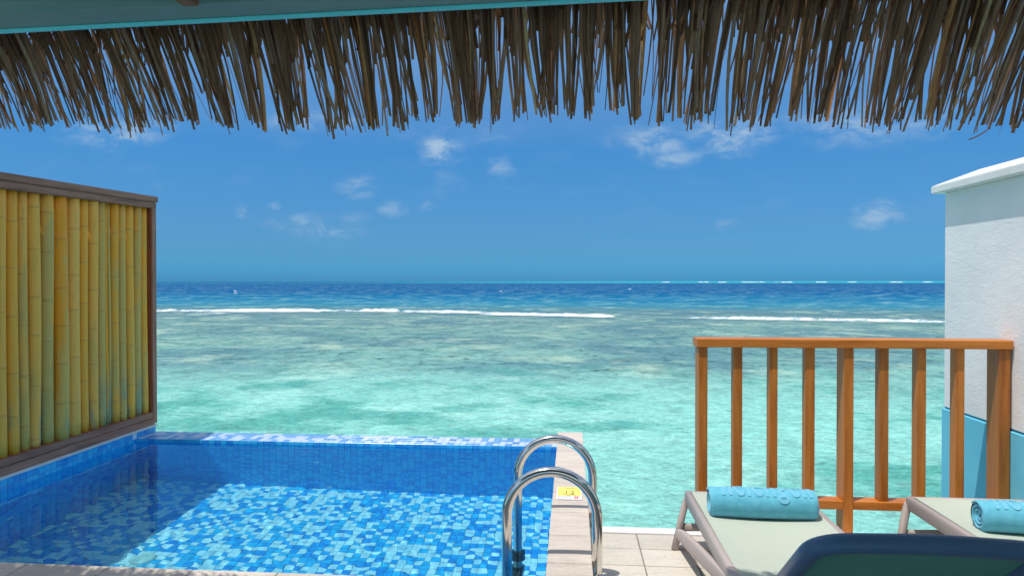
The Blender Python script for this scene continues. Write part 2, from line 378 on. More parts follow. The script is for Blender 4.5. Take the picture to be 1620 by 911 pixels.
# thatch
def mat_thatch(name, attr=True):
    m, t, out = new_mat(name)
    r = t.node('ShaderNodeAttribute', attribute_name='shade').outputs['Fac']
    P = pos(t)
    f = t.noise(t.scalev(P, (60, 14, 6)), 4, 3, 0.6)
    l = t.noise(P, 6, 3, 0.6)
    c = t.ramp(r, [(0.0, (0.09, 0.038, 0.02)), (0.3, (0.25, 0.115, 0.07)), (0.55, (0.40, 0.205, 0.13)), (0.78, (0.56, 0.38, 0.30)),
                   (0.9, (0.80, 0.30, 0.08)), (1.0, (0.85, 0.58, 0.32))])
    c = t.mix(t.maprange(f, 0.35, 0.7, 0.0, 0.5), c, (0.13, 0.09, 0.065))
    
    d = t.node('ShaderNodeBsdfPrincipled', {'Base Color': c, 'Roughness': 0.55, 'Specular IOR Level': 0.35})
    tr = t.node('ShaderNodeBsdfTranslucent', {'Color': t.mix(0.5, c, (0.60, 0.34, 0.14))})
    t.l.new(t.node('ShaderNodeMixShader', {0: 0.28, 1: d.outputs[0], 2: tr.outputs[0]}).outputs[0], out.inputs[0])
    return m
M['thatch'] = mat_thatch('dry_palm_thatch')
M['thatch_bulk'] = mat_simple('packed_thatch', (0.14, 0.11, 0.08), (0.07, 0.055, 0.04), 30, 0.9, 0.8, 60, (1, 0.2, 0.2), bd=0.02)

# ------------------------------------------------------------------ object helpers
def tag(o, label=None, cat=None, group=None, kind=None):
    if label: o['label'] = label
    if cat: o['category'] = cat
    if group: o['group'] = group
    if kind: o['kind'] = kind
    return o
def empty(name, loc, label, cat, group=None, rz=0):
    o = bpy.data.objects.new(name, None); COL.objects.link(o)
    o.location = loc; o.rotation_euler = (0, 0, rz); o.empty_display_size = 0.1
    return tag(o, label, cat, group)
def link(name, me, mat=None, parent=None, smooth=False, world=True):
    """one mesh object; vertices are in world space unless world is False"""
    if mat is not None and not me.materials: me.materials.append(mat)
    if smooth: me.polygons.foreach_set('use_smooth', [True] * len(me.polygons))
    o = bpy.data.objects.new(name, me); COL.objects.link(o)
    if parent is not None:
        o.parent = parent
        if world: o.matrix_parent_inverse = parent_world(parent).inverted()
    return o
def parent_world(p):
    m = Matrix.LocRotScale(p.location, p.rotation_euler, p.scale)
    if p.parent: m = parent_world(p.parent) @ p.matrix_parent_inverse @ m
    return m
def mesh_np(name, verts, faces):
    me = bpy.data.meshes.new(name); me.from_pydata([tuple(v) for v in verts], [], [tuple(f) for f in faces]); me.update()
    return me
def bm_mesh(name, bm):
    bmesh.ops.recalc_face_normals(bm, faces=bm.faces)
    me = bpy.data.meshes.new(name); bm.to_mesh(me); bm.free(); return me
def add_box(bm, lo, hi, bev=0.0, seg=1, jitter=0):
    lo = Vector(lo); hi = Vector(hi); c = (lo + hi) / 2; s = hi - lo
    r = bmesh.ops.create_cube(bm, size=1.0, matrix=Matrix.Translation(c) @ Matrix.Diagonal((*s, 1)))
    vs = r['verts']
    if bev > 0:
        es = list({e for v_ in vs for e in v_.link_edges})
        bmesh.ops.bevel(bm, geom=es, offset=bev, segments=seg, affect='EDGES', profile=0.6)
def box(name, lo, hi, mat, parent=None, bev=0.003, seg=2):
    bm = bmesh.new(); add_box(bm, lo, hi, bev, seg); return link(name, bm_mesh(name, bm), mat, parent)
def poly_extrude(name, pts2, axis, a, b, mat, parent=None, bev=0.0):
    """closed polygon extruded along an axis (0,1,2) from a to b"""
    bm = bmesh.new()
    def P3(p, h):
        if axis == 0: return (h, p[0], p[1])
        if axis == 1: return (p[0], h, p[1])
        return (p[0], p[1], h)
    A = [bm.verts.new(P3(p, a)) for p in pts2]; B = [bm.verts.new(P3(p, b)) for p in pts2]
    n = len(pts2)
    bm.faces.new(A); bm.faces.new(B[::-1])
    for i in range(n): bm.faces.new((A[i], B[i], B[(i + 1) % n], A[(i + 1) % n]))
    if bev: bmesh.ops.bevel(bm, geom=bm.edges[:], offset=bev, segments=2, affect='EDGES')
    return link(name, bm_mesh(name, bm), mat, parent)
def sweep(name, path, ra, rb, mat, parent=None, n=16, up=(0, 0, 1), power=2.0, caps=True, world=True, closed=False):
    """super-elliptic section (ra across, rb along 'up') swept along a path; ra/rb may be lists"""
    pts = [Vector(p) for p in path]; up = Vector(up)
    N = len(pts); V = []; F = []
    prev_side = None
    for i, p in enumerate(pts):
        if closed: t_ = (pts[(i + 1) % N] - pts[i - 1]).normalized()
        else: t_ = (pts[min(i + 1, N - 1)] - pts[max(i - 1, 0)]).normalized()
        side = t_.cross(up)
        if side.length < 0.05: side = prev_side or Vector((1, 0, 0))
        side.normalize()
        if prev_side is not None and side.dot(prev_side) < 0: side = -side
        prev_side = side
        u_ = side.cross(t_).normalized()
        a_ = ra[i] if isinstance(ra, (list, tuple)) else ra
        b_ = rb[i] if isinstance(rb, (list, tuple)) else rb
        for k in range(n):
            th = 2 * math.pi * (k + 0.5) / n; c_, s_ = math.cos(th), math.sin(th)
            e = 2 / power
            V.append(p + side * a_ * math.copysign(abs(c_) ** e, c_) + u_ * b_ * math.copysign(abs(s_) ** e, s_))
    rng = N if closed else N - 1
    for i in range(rng):
        j = (i + 1) % N
        for k in range(n):
            F.append((i * n + k, i * n + (k + 1) % n, j * n + (k + 1) % n, j * n + k))
    if caps and not closed:
        F.append(tuple(range(n))[::-1]); F.append(tuple(range((N - 1) * n, N * n)))
    bm = bmesh.new()
    bv = [bm.verts.new(v_) for v_ in V]
    for f in F: bm.faces.new([bv[k] for k in f])
    me = bm_mesh(name, bm)
    return link(name, me, mat, parent, smooth=True, world=world)
def smooth_path(pts, sub=6):
    """Catmull-Rom"""
    P_ = [Vector(p) for p in pts]; out_ = []
    for i in range(len(P_) - 1):
        p0 = P_[max(i - 1, 0)]; p1 = P_[i]; p2 = P_[i + 1]; p3 = P_[min(i + 2, len(P_) - 1)]
        for k in range(sub):
            t_ = k / sub
            out_.append(0.5 * ((2 * p1) + (-p0 + p2) * t_ + (2 * p0 - 5 * p1 + 4 * p2 - p3) * t_ ** 2 + (-p0 + 3 * p1 - 3 * p2 + p3) * t_ ** 3))
    out_.append(P_[-1]); return out_
def round_path(pts, r, sub=6):
    """polyline with its inner corners rounded by radius r"""
    P_ = [Vector(p) for p in pts]; out_ = [P_[0]]
    for i in range(1, len(P_) - 1):
        a_ = (P_[i - 1] - P_[i]); b_ = (P_[i + 1] - P_[i])
        rr = min(r, a_.length * 0.49, b_.length * 0.49)
        A = P_[i] + a_.normalized() * rr; B = P_[i] + b_.normalized() * rr
        for k in range(sub + 1):
            t_ = k / sub
            out_.append(A * (1 - t_) ** 2 + P_[i] * 2 * t_ * (1 - t_) + B * t_ ** 2)
    out_.append(P_[-1]); return out_

# ------------------------------------------------------------------ SEA
SEA = -1.60
R = 40000
xs = [-R, -3000, -600, -150, -50, 50, 150, 600, 3000, R]
V = [(x, y, SEA) for y in xs for x in xs]
F = [(j * 10 + i, j * 10 + i + 1, (j + 1) * 10 + i + 1, (j + 1) * 10 + i) for j in range(9) for i in range(9)]
tag(link('sea', mesh_np('sea', V, F), M['sea']), kind='structure')

def surf(name, x0, x1, y0, y1, h, depth, cover, label, group, seg=None, seed=0, cat='breaking wave', curve=0.0):
    """ridge of foam along x from (x0,y0) to (x1,y1), h high, foam running depth metres ahead of it"""
    n = seg or max(8, int(abs(x1 - x0) / 0.35)); prof = [(0.9, -0.05, 0.0), (0.35, 0.55, 0.35), (0.0, 1.0, 0.9), (-0.18, 0.95, 1.0), (-0.35, 0.45, 1.0), (-0.5, 0.12, 1.0), (-0.8, 0.05, 0.75), (-1.3, 0.04, 0.45), (-2.0, 0.03, 0.0)]
    V = []; F = []; A = []
    for i in range(n + 1):
        f = i / n; x = x0 + (x1 - x0) * f; y = y0 + (y1 - y0) * f + curve * math.sin(f * math.pi)
        nz = noise.noise(Vector((x * 0.12 + seed, seed, 0))); n2_ = noise.noise(Vector((x * 0.9, seed * 2.3, 1))) + 0.8 * noise.noise(Vector((x * 2.7, seed * 1.3, 4)))
        env = min(1, f / 0.12, (1 - f) / 0.12); env = max(env, 0) ** 0.5
        hh_ = 0.8 * h * (0.75 + 0.5 * nz + 0.35 * n2_) * env; dd = 1.45 * depth * (0.8 + 0.7 * nz + 0.3 * n2_)
        for (py, pz, cv) in prof:
            V.append((x, y + py * dd * 0.6 + 0.3 * depth * nz, SEA + 0.02 + max(pz, 0) * hh_ + (0.03 if pz > 0 else -0.0)))
            A.append(max(0.0, cover * cv * (0.55 + 0.9 * env * (0.6 + nz)) ))
    k = len(prof)
    for i in range(n):
        for j in range(k - 1): F.append((i * k + j, (i + 1) * k + j, (i + 1) * k + j + 1, i * k + j + 1))
    me = mesh_np(name, V, F)
    at = me.attributes.new('cover', 'FLOAT', 'POINT'); at.data.foreach_set('value', A)
    return tag(link(name, me, M['foam'], smooth=True), label, cat, group)
G = 'surf breaking along the reef edge'
surf('breaking_wave', -42.5, -20.0, 65.0, 66.5, 0.34, 2.8, 0.80, 'long white surf line at the left, starting beside the bamboo screen', G, seed=1.3)
surf('breaking_wave', -21.0, -16.6, 66.5, 66.0, 0.42, 1.8, 0.95, 'short bright breaker in the left half between the long left surf and broken foam', G, seed=4.1)
surf('breaking_wave', -17.0, -7.4, 66.0, 63.0, 0.22, 1.8, 0.50, 'patchy broken foam just left of the middle surf line', G, seed=8.4)
surf('breaking_wave', -8.2, 3.8, 61.0, 57.2, 0.30, 1.6, 0.74, 'white surf line in the middle of the water, above the pool ladder', G, seed=2.7)
surf('breaking_wave', 8.5, 31.0, 56.0, 50.5, 0.26, 1.5, 0.66, 'long thin surf line on the right, above the wooden railing', G, seed=6.2)
surf('breaking_wave', -38, -31, 60.5, 60.5, 0.08, 1.0, 0.55, 'thin stray foam streak in front of the long left surf line', G, seed=9.9)
GF = 'far surf on the outer reef at the horizon'
far = [(1050, 14), (1108, 16), (1137, 14), (1178, 26), (1196, 12), (1228, 30), (1285, 18), (1330, 14), (1395, 22), (1440, 16), (1480, 20)]
FARL = ['leftmost faint speck of surf on the horizon reef, right of the sky centre', 'second speck of horizon surf from the left', 'third speck of horizon surf, small and thin',
        'fourth horizon surf line, wide and close to the fifth', 'fifth horizon surf line, just right of the wide one', 'widest white surf line on the horizon reef', 'seventh horizon surf speck, right of the widest line',
        'eighth horizon surf speck from the left', 'ninth horizon surf line, above the middle of the railing', 'tenth horizon surf speck, second from the white wall', 'last horizon surf line, next to the white wall']
for k, (px, wd) in enumerate(far):
    D = 1750 + 130 * math.sin(k * 2.1)
    X0 = (px - 903) / 1085 * D * 1.0; WX = wd / 1085 * D
    surf('breaking_wave', X0 - WX / 2, X0 + WX / 2, D, D, 1.5, 6.0, 1.0, FARL[k], GF, seg=14, seed=k * 3.3)
CAPL = ['tiny whitecap on deep blue water near the bamboo screen, upper of two', 'tiny whitecap on deep blue water near the bamboo screen, lower of two', 'lone tiny whitecap on deep blue water near the middle of the view', 'tiny whitecap on deep blue water right of the middle of the view']
for k, (X0, D) in enumerate([(-104, 205), (-85, 168), (-20.5, 200), (22, 260)]):
    surf('breaking_wave', X0 - 0.5, X0 + 0.5, D, D, 0.22, 0.8, 1.0, CAPL[k], 'whitecaps on the deep water', seg=10, seed=20 + k, cat='whitecap')

# ------------------------------------------------------------------ DECK
DX0, DX1, DY1 = 0.10, 2.38, 3.84
deck = tag(box('deck', (-4.6, -3.2, -0.32), (2.50, DY1, -0.022), M['grout'], bev=0), kind='structure')
# (the pool is cut out: deck is L-shaped, so shorten the slab and add the right wing)
bpy.data.objects.remove(deck, do_unlink=True)
bm = bmesh.new()
pts = [(-4.6, -3.2), (2.378, -3.2), (2.378, DY1), (0.096, DY1), (0.096, 2.70), (-4.6, 2.70)]
A = [bm.verts.new((x, y, -0.022)) for x, y in pts]; B = [bm.verts.new((x, y, -0.32)) for x, y in pts]
bm.faces.new(A); bm.faces.new(B[::-1])
for i in range(6): bm.faces.new((A[i], B[i], B[(i + 1) % 6], A[(i + 1) % 6]))
deck = tag(link('deck', bm_mesh('deck', bm), M['grout']), kind='structure')
box('white_edge', (0.104, DY1 + 0.001, -0.34), (2.377, 3.928, 0.006), M['white_edge'], deck, 0.006)
PX, PY = 0.262, 0.2145
def paver_mesh(sx, sy, k):
    bm = bmesh.new(); add_box(bm, (-sx / 2, -sy / 2, -0.02), (sx / 2, sy / 2, 0.0), 0.004, 2)
    return bm_mesh('paving_tile', bm)
pm = paver_mesh(PX - 0.006, PY - 0.006, 0)
pm.materials.append(M['paving'])
cnt = 0
ny = 0
for j in range(0, 34):
    yc = DY1 - 0.002 - PY * (j + 0.5)
    x_start = 0.10 if yc > 2.72 else 0.10 - PX * 9
    nx = int(round((2.375 - x_start) / PX))
    for i in range(nx):
        xc = x_start + PX * (i + 0.5) + 0.001
        if xc + PX / 2 > 2.47 or yc < 0.9: continue
        o = bpy.data.objects.new('paving_tile', pm); COL.objects.link(o); o.parent = deck
        o.location = (xc, yc, random.uniform(-0.0012, 0.0012)); o.rotation_euler = (random.uniform(-.003, .003), random.uniform(-.003, .003), random.uniform(-.003, .003)); cnt += 1
box('deck_paving', (-4.59, -3.19, -0.0215), (2.375, 0.86, -0.001), M['paving'], deck, 0)

# ------------------------------------------------------------------ POOL
PXL, PXR, PYN, PYF, PYO = -3.786, -0.107, 2.975, 5.68, 5.965
ZC, ZS, ZW, ZB = 0.09, 0.03, 0.004, -1.22
pool = empty('swimming_pool', ((PXL + PXR) / 2, (PYN + PYF) / 2, ZB), 'plunge pool lined with blue mosaic tiles and edged with pale stone coping', 'swimming pool')
T = 0.012
def shell():
    bm = bmesh.new()
    add_box(bm, (PXL - 0.30, PYN - 0.26, ZB - 0.25), (0.096, PYO - T, ZB - T))              # floor slab
    add_box(bm, (PXL - 0.30, PYN - 0.26, ZB - T), (PXL - T, PYO - T, ZC - 0.012))            # left wall
    add_box(bm, (PXR + T, PYN - 0.26, ZB - T), (0.096, PYO + 0.0, ZC - 0.035))               # right wall
    add_box(bm, (PXL - T, PYF + T, ZB - T), (PXR + T, PYO - T, ZS - T))                      # far wall
    add_box(bm, (PXL - T, PYN - 0.26, ZB - T), (PXR + T, PYN - T, ZC - 0.035))               # near wall
    return bm_mesh('pool_shell', bm)
link('pool_shell', shell(), M['pool_grout'], pool)
# mosaic
PT = 0.0551
tiles = []   # (center, u, v, n)
def tile_field(o, u_, v_, nu, nv, su=PT, sv=PT):
    o = Vector(o); u_ = Vector(u_); v_ = Vector(v_); n_ = u_.cross(v_)
    for j in range(nv):
        for i in range(nu):
            tiles.append((o + u_ * su * (i + 0.5) + v_ * sv * (j + 0.5), u_, v_, n_, su, sv))
WX_, WY_ = PXR - PXL, PYF - PYN
nfx, nfy = round(WX_ / PT), round(WY_ / PT)
tile_field((PXL, PYN, ZB - T), (1, 0, 0), (0, 1, 0), nfx, nfy, WX_ / nfx, WY_ / nfy)
nh = round((ZS - ZB) / PT); nhl = round((ZC - ZB) / PT)
tile_field((PXL, PYF + T, ZB), (1, 0, 0), (0, 0, 1), nfx, nh, WX_ / nfx, (ZS - ZB) / nh)             # far wall, faces -y
n_left = round((PYO - PYN) / PT)
tile_field((PXL - T, PYN, ZB), (0, 1, 0), (0, 0, 1), n_left, nhl, (PYO - PYN) / n_left, (ZC - 0.008 - ZB) / nhl)  # left wall, faces +x
tile_field((PXR + T, PYF, ZB), (0, -1, 0), (0, 0, 1), nfy, nhl, WY_ / nfy, (ZC - 0.04 - ZB) / nhl)           # right wall
tile_field((PXR, PYN - T, ZB), (-1, 0, 0), (0, 0, 1), nfx, nhl, WX_ / nfx, (ZC - 0.04 - ZB) / nhl)          # near wall
tile_field((PXL, PYF, ZS - T), (1, 0, 0), (0, 1, 0), nfx, 4, WX_ / nfx, (PYO - PYF) / 4)                   # overflow edge top
tile_field((PXR, PYO - T, ZS - 12 * PT), (-1, 0, 0), (0, 0, 1), nfx, 12, WX_ / nfx, PT)                        # outer face
def tile_geo(h=T, g=0.0013, b=0.0022):
    return h, g, b
def big(ti):
    c_, u_, v_, n_, su, sv = ti
    d_ = Vector((0, 0, CAMZ)) - c_
    if d_.dot(n_) <= 0: return -1
    # apparent bearing: keep to what the photograph takes in
    az = (c_.x / c_.y)
    el = (c_.z - CAMZ) / c_.y
    if az < -0.84 or el < -0.425: return -1
    if c_.y < PYN + 0.02 or c_.y >= PYO: return -1
    return d_.dot(n_) / d_.length ** 3
rank = sorted(range(len(tiles)), key=lambda i: -big(tiles[i]))[:295]
rank = {i for i in rank if big(tiles[i]) > 0}
VV = {0: [], 1: []}; FF = {0: [], 1: []}; SS = {0: [], 1: []}
def tile_verts(su, sv, wall=False):
    h, g, b = T, (0.0007 if wall else 0.0011), 0.0014
    a_, c_ = su / 2 - g, sv / 2 - g
    base = [(-a_, -c_, 0), (a_, -c_, 0), (a_, c_, 0), (-a_, c_, 0)]
    mid = [(x, y, h - 0.0015) for x, y, _ in base]
    top = [(-a_ + b, -c_ + b, h), (a_ - b, -c_ + b, h), (a_ - b, c_ - b, h), (-a_ + b, c_ - b, h)]
    return mid + top, [(4, 5, 6, 7), (0, 1, 5, 4), (1, 2, 6, 5), (2, 3, 7, 6), (3, 0, 4, 7)]
cache = {}
for i, (c_, u_, v_, n_, su, sv) in enumerate(tiles):
    is_wall = abs(n_.z) < 0.5; is_edge = c_.z > -0.3 and (n_.z > 0.5 or n_.y > 0.5)
    vs, fs = tile_verts(su, sv, is_wall)
    V, F, S = VV[int(is_edge)], FF[int(is_edge)], SS[int(is_edge)]
    s = random.random()
    if is_wall and not is_edge: s = 0.46 + 0.54 * s     # the walls carry the deeper blues
    if n_.z > 0.5 and not is_edge:
        odd = (int(round((c_.x - PXL) / su - 0.5)) + int(round((c_.y - PYN) / sv - 0.5))) % 2
        s = (random.uniform(0, 0.44) if random.random() < (0.72 if odd else 0.26) else random.uniform(0.47, 1.0))
    tl = (random.uniform(-1, 1) * 0.012, random.uniform(-1, 1) * 0.012)
    if i in rank:
        key = (round(su, 4), round(sv, 4), is_wall, is_edge)
        if key not in cache:
            me = mesh_np('mosaic_tile', vs, fs); me.materials.append(M['mosaic_dry_single' if is_edge else ('mosaic_single_wall' if is_wall else 'mosaic_single')]); cache[key] = me
        o = bpy.data.objects.new('mosaic_tile', cache[key]); COL.objects.link(o); o.parent = pool; o.color = (s, s, s, 1)
        mt = Matrix((u_, v_, n_)).transposed().to_4x4(); mt.translation = c_
        o.matrix_parent_inverse = parent_world(pool).inverted(); o.matrix_basis = mt
        continue
    b0 = len(V)
    for x, y, z in vs: V.append(c_ + u_ * x + v_ * y + n_ * (z + x * tl[0] + y * tl[1]))
    for f in fs: F.append(tuple(b0 + k for k in f)); S.append(s)
for q, nm in ((0, 'mosaic_tiling'), (1, 'edge_tiling')):
    me = mesh_np(nm, VV[q], FF[q])
    at = me.attributes.new('shade', 'FLOAT', 'FACE'); at.data.foreach_set('value', SS[q])
    o = link(nm, me, M['mosaic_dry' if q else 'mosaic'], pool); o['kind'] = 'stuff'
# round white floor drain
bm = bmesh.new()
bmesh.ops.create_cone(bm, cap_ends=True, segments=28, radius1=0.085, radius2=0.078, depth=0.014, matrix=Matrix.Translation((-2.82, 4.29, ZB + 0.008)))
drain = link('floor_inlet', bm_mesh('floor_inlet', bm), M['white_edge'], pool)
# mortar ledge on the left wall
V = []; F = []
n = 60
for i in range(n + 1):
    y = PYN + (PYO + 0.01 - PYN) * i / n; e = 0.004 * noise.noise(Vector((y * 9, 0, 0))); e2 = 0.003 * noise.noise(Vector((y * 13, 5, 0)))
    V += [(PXL + 0.010 + e, y, ZC - 0.010), (PXL + 0.012 + e, y, ZC + 0.004 + e2), (PXL - 0.04, y, ZC + 0.012), (PXL - 0.29, y, ZC + 0.012), (PXL - 0.29, y, ZC - 0.012)]
for i in range(n):
    for k in range(4): F.append((i * 5 + k, i * 5 + k + 1, i * 5 + k + 6, i * 5 + k + 5))
F.append((n * 5, n * 5 + 1, n * 5 + 2, n * 5 + 3, n * 5 + 4)); F.append((4, 3, 2, 1, 0))
link('mortar_ledge', mesh_np('mortar_ledge', V, F), M['white_edge'], pool)
# coping stones
def stone(lo, hi):
    bm = bmesh.new(); add_box(bm, lo, hi, 0.005, 2)
    for v_ in bm.verts: v_.co += Vector((noise.noise(v_.co * 7), noise.noise(v_.co * 7 + Vector((9, 0, 0))), 0.3 * noise.noise(v_.co * 5))) * 0.0025
    return bm_mesh('coping_stone', bm)
ys_ = [2.72, 2.975, 3.19, 3.545, 3.90, 4.25, 4.60, 4.96, 5.31, 5.66, 5.972]
for a_, b_ in zip(ys_[:-1], ys_[1:]):
    link('coping_stone', stone((PXR - 0.004, a_ + 0.002, ZC - 0.034), (0.101, b_ - 0.002, ZC)), M['coping'], pool)
x = PXR - 0.006
while x > -4.5:
    x2 = x - 0.40
    link('coping_stone', stone((x2 + 0.002, 2.72, ZC - 0.034), (x - 0.002, PYN + 0.004, ZC)), M['coping'], pool); x = x2
# water
def wave(x, y):
    z = 0.0
    for (kx, ky, a_, ph) in WV: z += a_ * math.sin(kx * x + ky * y + ph)
    return z
rw = random.Random(11); WV = []
for lam, a_ in ((0.62, 0.0016), (0.50, 0.0014), (0.40, 0.0012), (0.33, 0.0011), (0.27, 0.0009), (0.22, 0.00075), (0.18, 0.0006), (0.155, 0.0005), (0.13, 0.00055), (0.11, 0.00045), (0.085, 0.00035), (0.065, 0.0003)):
    a_ *= 0.24 if lam > 0.25 else (0.24 if lam > 0.14 else 0.50)
    for _ in range(3):
        th = rw.uniform(0, 2 * math.pi); k = 2 * math.pi / lam
        WV.append((k * math.cos(th), k * math.sin(th), a_ * 0.25, rw.uniform(0, 6.28)))
nx_, ny_ = 330, 250
gx = np.linspace(PXL + 0.0005, PXR - 0.0005, nx_); gy = np.linspace(PYN + 0.0005, PYF - 0.0005, ny_)
XX, YY = np.meshgrid(gx, gy); ZZ = np.full_like(XX, ZW)
for (kx, ky, a_, ph) in WV: ZZ += a_ * np.sin(kx * XX + ky * YY + ph)
V = np.stack([XX.ravel(), YY.ravel(), ZZ.ravel()], 1).tolist()
F = [(j * nx_ + i, j * nx_ + i + 1, (j + 1) * nx_ + i + 1, (j + 1) * nx_ + i) for j in range(ny_ - 1) for i in range(nx_ - 1)]
water = tag(link('pool_water', mesh_np('pool_water', V, F), M['pool_water'], smooth=True), kind='structure')
water.cycles.is_caustics_caster = True
for o in pool.children:
    o.cycles.is_caustics_receiver = True

# ------------------------------------------------------------------ LADDER
lad = empty('pool_ladder', (0.12, 3.57, 0), 'polished stainless steel pool ladder with two curved handrails over the coping', 'pool ladder')
XR_, XL_ = 0.124, -0.303; XC_ = (XR_ + XL_) / 2; RR = (XR_ - XL_) / 2; ZT = 0.502
for yy in (3.235, 3.91):
    path = [(XR_, yy, -0.005)] + [(XR_, yy, z) for z in (0.06, 0.14, 0.22)]
    z0 = ZT - RR
    for k in range(0, 25):
        a_ = math.pi * k / 24; path.append((XC_ + RR * math.cos(a_), yy, z0 + RR * math.sin(a_)))
    path += [(XL_, yy, z) for z in (0.2, 0.1, 0.0, -0.2, -0.45, -0.75, -0.95)]
    hr = sweep('handrail', path, 0.0245, 0.0245, M['steel'], lad, n=24, up=(0, 1, 0))
    bm = bmesh.new()
    bmesh.ops.create_cone(bm, cap_ends=True, segments=32, radius1=0.045, radius2=0.036, depth=0.014, matrix=Matrix.Translation((XR_, yy, 0.008)))
    link('base_flange', bm_mesh('base_flange', bm), M['steel'], lad, smooth=False)
    bm = bmesh.new()
    for zz, r1, r2, dp in ((-0.44, 0.042, 0.042, 0.10), (-0.384, 0.042, 0.034, 0.012)):
        bmesh.ops.create_cone(bm, cap_ends=True, segments=24, radius1=r1, radius2=r2, depth=dp, matrix=Matrix.Translation((XL_, yy, zz)))
    link('rubber_collar', bm_mesh('rubber_collar', bm), M['rubber'], lad)
for zz in (-0.56, -0.80):
    box('tread', (XL_ - 0.05, 3.24, zz - 0.02), (XL_ + 0.04, 3.905, zz + 0.012), M['steel'], lad, 0.008, 3)
for o in lad.children: o.cycles.is_caustics_receiver = True

# ------------------------------------------------------------------ SIGN on the coping
sg = empty('safety_sign', (-0.02, 4.22, ZC), 'small yellow and white pool safety sign lying on the stone coping behind the ladder', 'sign')
sy0, sy1, sx0, sx1 = 4.112, 4.36, -0.087, 0.068
zt = ZC + 0.002
box('sign_plate', (sx0, sy0, zt), (sx1, sy1, zt + 0.004), M['sign_white'], sg, 0.001, 1)
zt += 0.0045
box('yellow_panel', (sx0 + 0.006, sy0 + 0.062, zt), (sx1 - 0.006, sy1 - 0.008, zt + 0.001), M['sign_yellow'], sg, 0)
def stroke(name, pts, w_, mat, z):
    path = [(x, y, z) for x, y in pts]
    return sweep(name, path, w_, 0.0004, mat, sg, n=6)
cu = bpy.data.curves.new('depth_number', 'FONT'); cu.body = '1.2'; cu.size = 0.085; cu.extrude = 0.0004; cu.align_x = 'CENTER'
to = bpy.data.objects.new('depth_number', cu); COL.objects.link(to)
me = bpy.data.meshes.new_from_object(to.evaluated_get(bpy.context.evaluated_depsgraph_get())); bpy.data.objects.remove(to, do_unlink=True)
for v_ in me.vertices: v_.co = Vector((v_.co.x * 0.62 - 0.008, v_.co.y * 1.15 + 4.205, v_.co.z + zt + 0.0018))
me.materials.clear(); me.materials.append(M['sign_ink']); link('depth_number', me, None, sg)
for y_ in (4.19, 4.325):
    stroke('wave_mark', [(-0.045 + 0.005 * k, y_ + 0.009 * math.sin(k * 0.75)) for k in range(16)], 0.003, M['sign_ink'], zt + 0.0014)
for x_ in (-0.056, -0.014):
    stroke('oval_mark', [(x_ + 0.016 * math.cos(a_ * 0.4), 4.144 + 0.017 * math.sin(a_ * 0.4)) for a_ in range(17)], 0.003, M['sign_grey'], zt + 0.0004)
box('red_mark', (0.022, 4.124, zt), (0.046, 4.166, zt + 0.0008), M['sign_red'], sg, 0)
box('white_mark', (0.031, 4.13, zt + 0.001), (0.036, 4.16, zt + 0.0014), M['sign_white'], sg, 0)

# ------------------------------------------------------------------ BAMBOO SCREEN
XS = -3.79
scr = empty('bamboo_screen', (XS - 0.06, 5.0, ZC + 0.012), 'screen of upright yellow green bamboo canes in a dark timber frame', 'screen')
zb0, zb1 = ZC + 0.013, 0.211
def ztop(y): return 2.123 + (y - 6.0) * 0.026
YA, YB = 3.1, 6.002
def sloped(name, x0, x1, y0, y1, fz0, fz1, mat, bev=0.004):
    bm = bmesh.new()
    V_ = [bm.verts.new(p) for p in ((x0, y0, fz0(y0)), (x1, y0, fz0(y0)), (x1, y1, fz0(y1)), (x0, y1, fz0(y1)),
                                    (x0, y0, fz1(y0)), (x1, y0, fz1(y0)), (x1, y1, fz1(y1)), (x0, y1, fz1(y1)))]
    for f in ((0, 1, 2, 3), (4, 5, 6, 7), (0, 1, 5, 4), (1, 2, 6, 5), (2, 3, 7, 6), (3, 0, 4, 7)): bm.faces.new([V_[k] for k in f])
    bmesh.ops.bevel(bm, geom=bm.edges[:], offset=bev, segments=2, affect='EDGES')
    return link(name, bm_mesh(name, bm), mat, scr)
sloped('cap_board', XS - 0.125, XS + 0.012, YA, YB + 0.008, lambda y: ztop(y) + 0.001, lambda y: ztop(y) + 0.052, M['frame_h'])
sloped('top_rail', XS - 0.115, XS, YA, YB - 0.002, lambda y: ztop(y) - 0.054, lambda y: ztop(y), M['frame_h'])
box('bottom_rail', (XS - 0.115, YA, zb0), (XS, YB - 0.064, zb0 + 0.052), M['frame_h'], scr)
box('bottom_rail', (XS - 0.115, YA, zb0 + 0.056), (XS - 0.003, YB - 0.064, zb1), M['frame_h'], scr)
box('post', (XS - 0.112, YB - 0.062, zb0 + 0.002), (XS - 0.002, YB - 0.004, ztop(YB) - 0.055), M['frame_v'], scr)
box('post_lining', (XS - 0.108, YB - 0.075, zb1 + 0.001), (XS - 0.008, YB - 0.0625, ztop(YB) - 0.056), M['frame_in'], scr, 0.001)
box('back_batten', (XS - 0.112, YA, 1.1), (XS - 0.100, YB - 0.08, 1.16), M['frame_h'], scr, 0.001)
box('back_board', (XS - 0.124, YA, zb1 + 0.001), (XS - 0.1125, YB - 0.08, 2.0), M['frame_in'], scr, 0)
edges = [4.371, 4.465, 4.472, 4.554, 4.557, 4.664, 4.673, 4.79, 4.797, 4.935, 4.939, 5.064, 5.07, 5.16, 5.168, 5.274, 5.278, 5.364, 5.368, 5.400, 5.402, 5.435, 5.439, 5.533, 5.537, 5.627, 5.634, 5.732, 5.737, 5.835, 5.838, 5.925]
canes = list(zip(edges[0::2], edges[1::2]))
y = 4.365; rr = random.Random(5)
while y > YA + 0.06:
    w_ = rr.uniform(0.075, 0.125); canes.insert(0, (y - w_, y)); y -= w_ + 0.005
